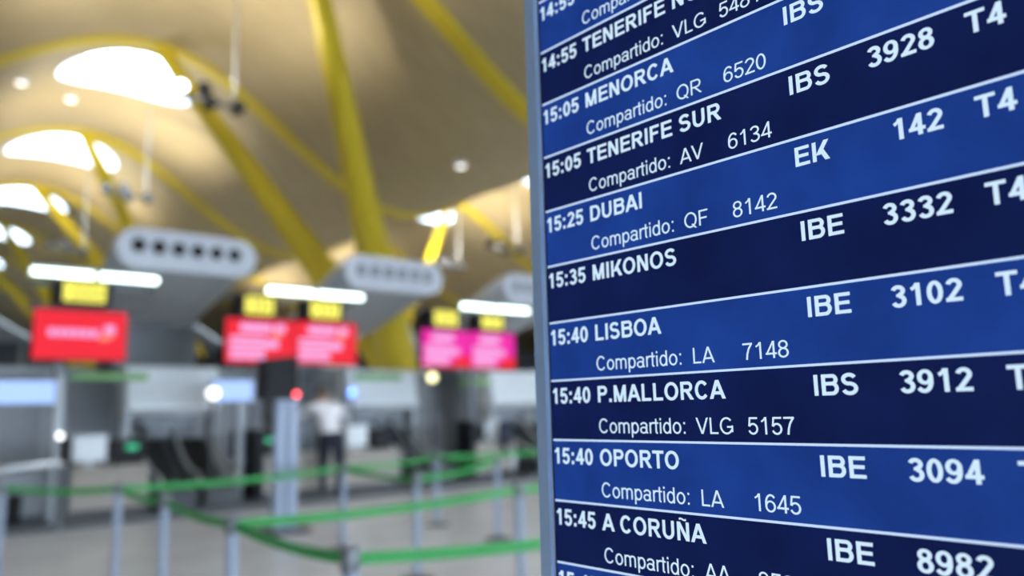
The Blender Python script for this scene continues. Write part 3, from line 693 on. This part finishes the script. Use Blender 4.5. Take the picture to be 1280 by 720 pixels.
for x, y, z, e in ((7.15, 20.2, 9.85, 1), (8.45, 32.5, 10.25, 1), (8.6, 43, 9.9, 1), (7.2, 9.7, 9.85, 1), (24.1, 28, 9.1, 1.8), (26, 35, 9.6, 2), (26.5, 53, 9.3, 2.2), (27, 65.5, 9.3, 2.2)):  # upward spots put at every bar to lighten the roof above
    l = bpy.data.lights.new('flood', 'SPOT'); l.energy = FL*e; l.color = (1, .93, .76); l.spot_size = math.radians(160); l.spot_blend = .6; l.shadow_soft_size = .25
    o = bpy.data.objects.new('flood', l); COL.objects.link(o); o.location = (x-.2, y+.55, z+.1); o.rotation_euler = (PI, 0, 0)
def down(x, y, lab):
    z = cz(x); t = thing('downlight', lab, 'light', (x, y, z), 'small round lights in the roof')
    bm = NB(); lathe(bm, (x, y, z-.12), [(.16, 0), (.2, .02), (.2, .2)], 20); obj('ring', bm, WHITE, t, smooth=True)
    bm = NB(); lathe(bm, (x, y, z-.14), [(.14, 0), (.15, .03)], 20); obj('lens', bm, SPOTL, t, smooth=True)
down(4.26, 30.0, 'small round roof light left below the largest skylight'); down(16.0, 20.8, 'small round roof light in the dark wave trough beside the board')
down(6.4, 33.2, 'faint round roof light between the two largest skylights')

# ------------------------------------------------------------------ the person
def person(lab, base):
    bx, by, bz = base
    J = {'pel': (0, 0, 1.06, .15, .12), 'wst': (-.03, .04, 1.22, .145, .115), 'che': (-.09, .13, 1.44, .215, .16), 'upc': (-.14, .20, 1.60, .20, .14), 'nek': (-.18, .27, 1.70, .06, .06),
         'hd1': (-.20, .30, 1.77, .075, .08), 'hd2': (-.215, .325, 1.86, .09, .10), 'hd3': (-.22, .33, 1.93, .06, .065)}
    E_ = [('pel', 'wst'), ('wst', 'che'), ('che', 'upc'), ('upc', 'nek'), ('nek', 'hd1'), ('hd1', 'hd2'), ('hd2', 'hd3')]
    for s, sg in (('l', -1), ('r', 1)):
        J.update({s+'hip': (.11*sg, -.02, .98, .135, .13), s+'kne': (.13*sg, .03, .55, .085, .085), s+'ank': (.12*sg, -.02, .10, .045, .05), s+'toe': (.14*sg, .17, .05, .042, .035), s+'hel': (.12*sg, -.05, .05, .04, .04)})
        E_ += [('pel', s+'hip'), (s+'hip', s+'kne'), (s+'kne', s+'ank'), (s+'ank', s+'toe'), (s+'ank', s+'hel')]
    J.update({'lsh': (-.36, .14, 1.59, .095, .095), 'lel': (-.55, .27, 1.42, .062, .062), 'lwr': (-.68, .45, 1.25, .034, .030), 'lpm': (-.725, .505, 1.215, .042, .022),
              'rsh': (.08, .24, 1.60, .085, .085), 'rel': (.14, .40, 1.36, .055, .055), 'rwr': (-.06, .56, 1.20, .032, .028), 'rpm': (-.115, .595, 1.175, .042, .022)})
    E_ += [('upc', 'lsh'), ('lsh', 'lel'), ('lel', 'lwr'), ('lwr', 'lpm'), ('upc', 'rsh'), ('rsh', 'rel'), ('rel', 'rwr'), ('rwr', 'rpm')]
    for s, d in (('l', Vector((-.70, .66, -.25))), ('r', Vector((-.82, .5, -.28)))):
        d.normalize(); sd = Vector((-d.y, d.x, 0)).normalized()*(1 if s == 'r' else -1); pm = Vector(J[s+'pm'][:3])
        for k, (off, ln) in enumerate(((-.032, .062), (-.011, .075), (.011, .072), (.031, .055))):
            a = pm+sd*off+d*.035; b = a+d*ln*.55; c = b+d*ln*.4-Vector((0, 0, ln*.3))
            for q, pt, r_ in (('a', a, .0105), ('b', b, .0095), ('c', c, .008)): J[s+'f%d%s' % (k, q)] = (*pt, r_, r_)
            E_ += [(s+'pm', s+'f%da' % k), (s+'f%da' % k, s+'f%db' % k), (s+'f%db' % k, s+'f%dc' % k)]
        w_ = Vector(J[s+'wr'][:3]); a = w_.lerp(pm, .55)-sd*.035; b = a+d*.03-sd*.02; c = b+d*.03
        for q, pt, r_ in (('a', a, .013), ('b', b, .011), ('c', c, .009)): J[s+'t'+q] = (*pt, r_, r_)
        E_ += [(s+'pm', s+'ta'), (s+'ta', s+'tb'), (s+'tb', s+'tc')]
    names = list(J); me = bpy.data.meshes.new('person'); me.from_pydata([J[n][:3] for n in names], [(names.index(a), names.index(b)) for a, b in E_], [])
    o = bpy.data.objects.new('person', me); COL.objects.link(o); o.modifiers.new('s', 'SKIN').use_smooth_shade = True
    sm = o.modifiers.new('d', 'SUBSURF'); sm.levels = 2; sm.render_levels = 2
    for i, n in enumerate(names):
        v = me.skin_vertices[0].data[i]; v.radius = J[n][3:]; v.use_root = (n == 'pel')
    bpy.context.view_layer.update()
    m2 = bpy.data.meshes.new_from_object(o.evaluated_get(bpy.context.evaluated_depsgraph_get())); o.modifiers.clear(); o.data = m2
    m2.materials.clear()
    for m in (SHIRT, NAVY, SKIN, BLACK): m2.materials.append(m)
    for p in m2.polygons:
        c = p.center; p.use_smooth = True
        if c.z < .105: k = 3
        elif c.z < 1.14 and abs(c.x) < .3 and c.y < .3: k = 1
        elif c.z > 1.695 and c.y > .2 and abs(c.x+.2) < .14: k = 2
        elif (c.x < -.56 and c.z < 1.40) or (c.y > .42 and c.z < 1.4): k = 2
        else: k = 0
        p.material_index = k
    o.location = base; LOC[o.name] = Vector(base); tagm(o, lab, 'person')
    o.rotation_euler.z = math.radians(-38); o.scale = (1.16, 1.16, 1.0)
    H = Vector((bx-.215, by+.32, bz+1.90))
    bm = NB(); ball(bm, H+Vector((.0, -.02, .02)), .108, (.92, 1.08, 1.02), 20)
    bmesh.ops.delete(bm, geom=[v for v in bm.verts if (v.co.y-H.y) > .045-.4*(v.co.z-H.z) and v.co.z < H.z+.07], context='VERTS'); obj('hair', bm, HAIR, o, smooth=True)
    for sx in (-1, 1):
        bm = NB(); ball(bm, H+Vector((sx*.094, .015, -.045)), .026, (.45, .8, 1.2), 10); obj('ear', bm, SKIN, o, smooth=True)
        bm = NB(); ball(bm, H+Vector((sx*.034, .098, -.03)), .013, (1, .6, .8), 10); obj('eye', bm, WHITE, o, smooth=True)
    bm = NB(); ball(bm, H+Vector((0, .112, -.06)), .02, (.7, 1.1, 1.3), 10); obj('nose', bm, SKIN, o, smooth=True)
    bm = NB(); ball(bm, H+Vector((0, .098, -.105)), .022, (1.2, .5, .35), 10); obj('mouth', bm, HAIR, o, smooth=True)
    bm = NB(); lathe(bm, (bx, by+.0, bz+1.10), [(.172, 0), (.176, .01), (.176, .03), (.172, .04)], 24); obj('trouser_belt', bm, BLACK, o, smooth=True)
    return o
person('person in white shirt and dark trousers leaning over a check-in desk', (7.24, 13.50, .10))
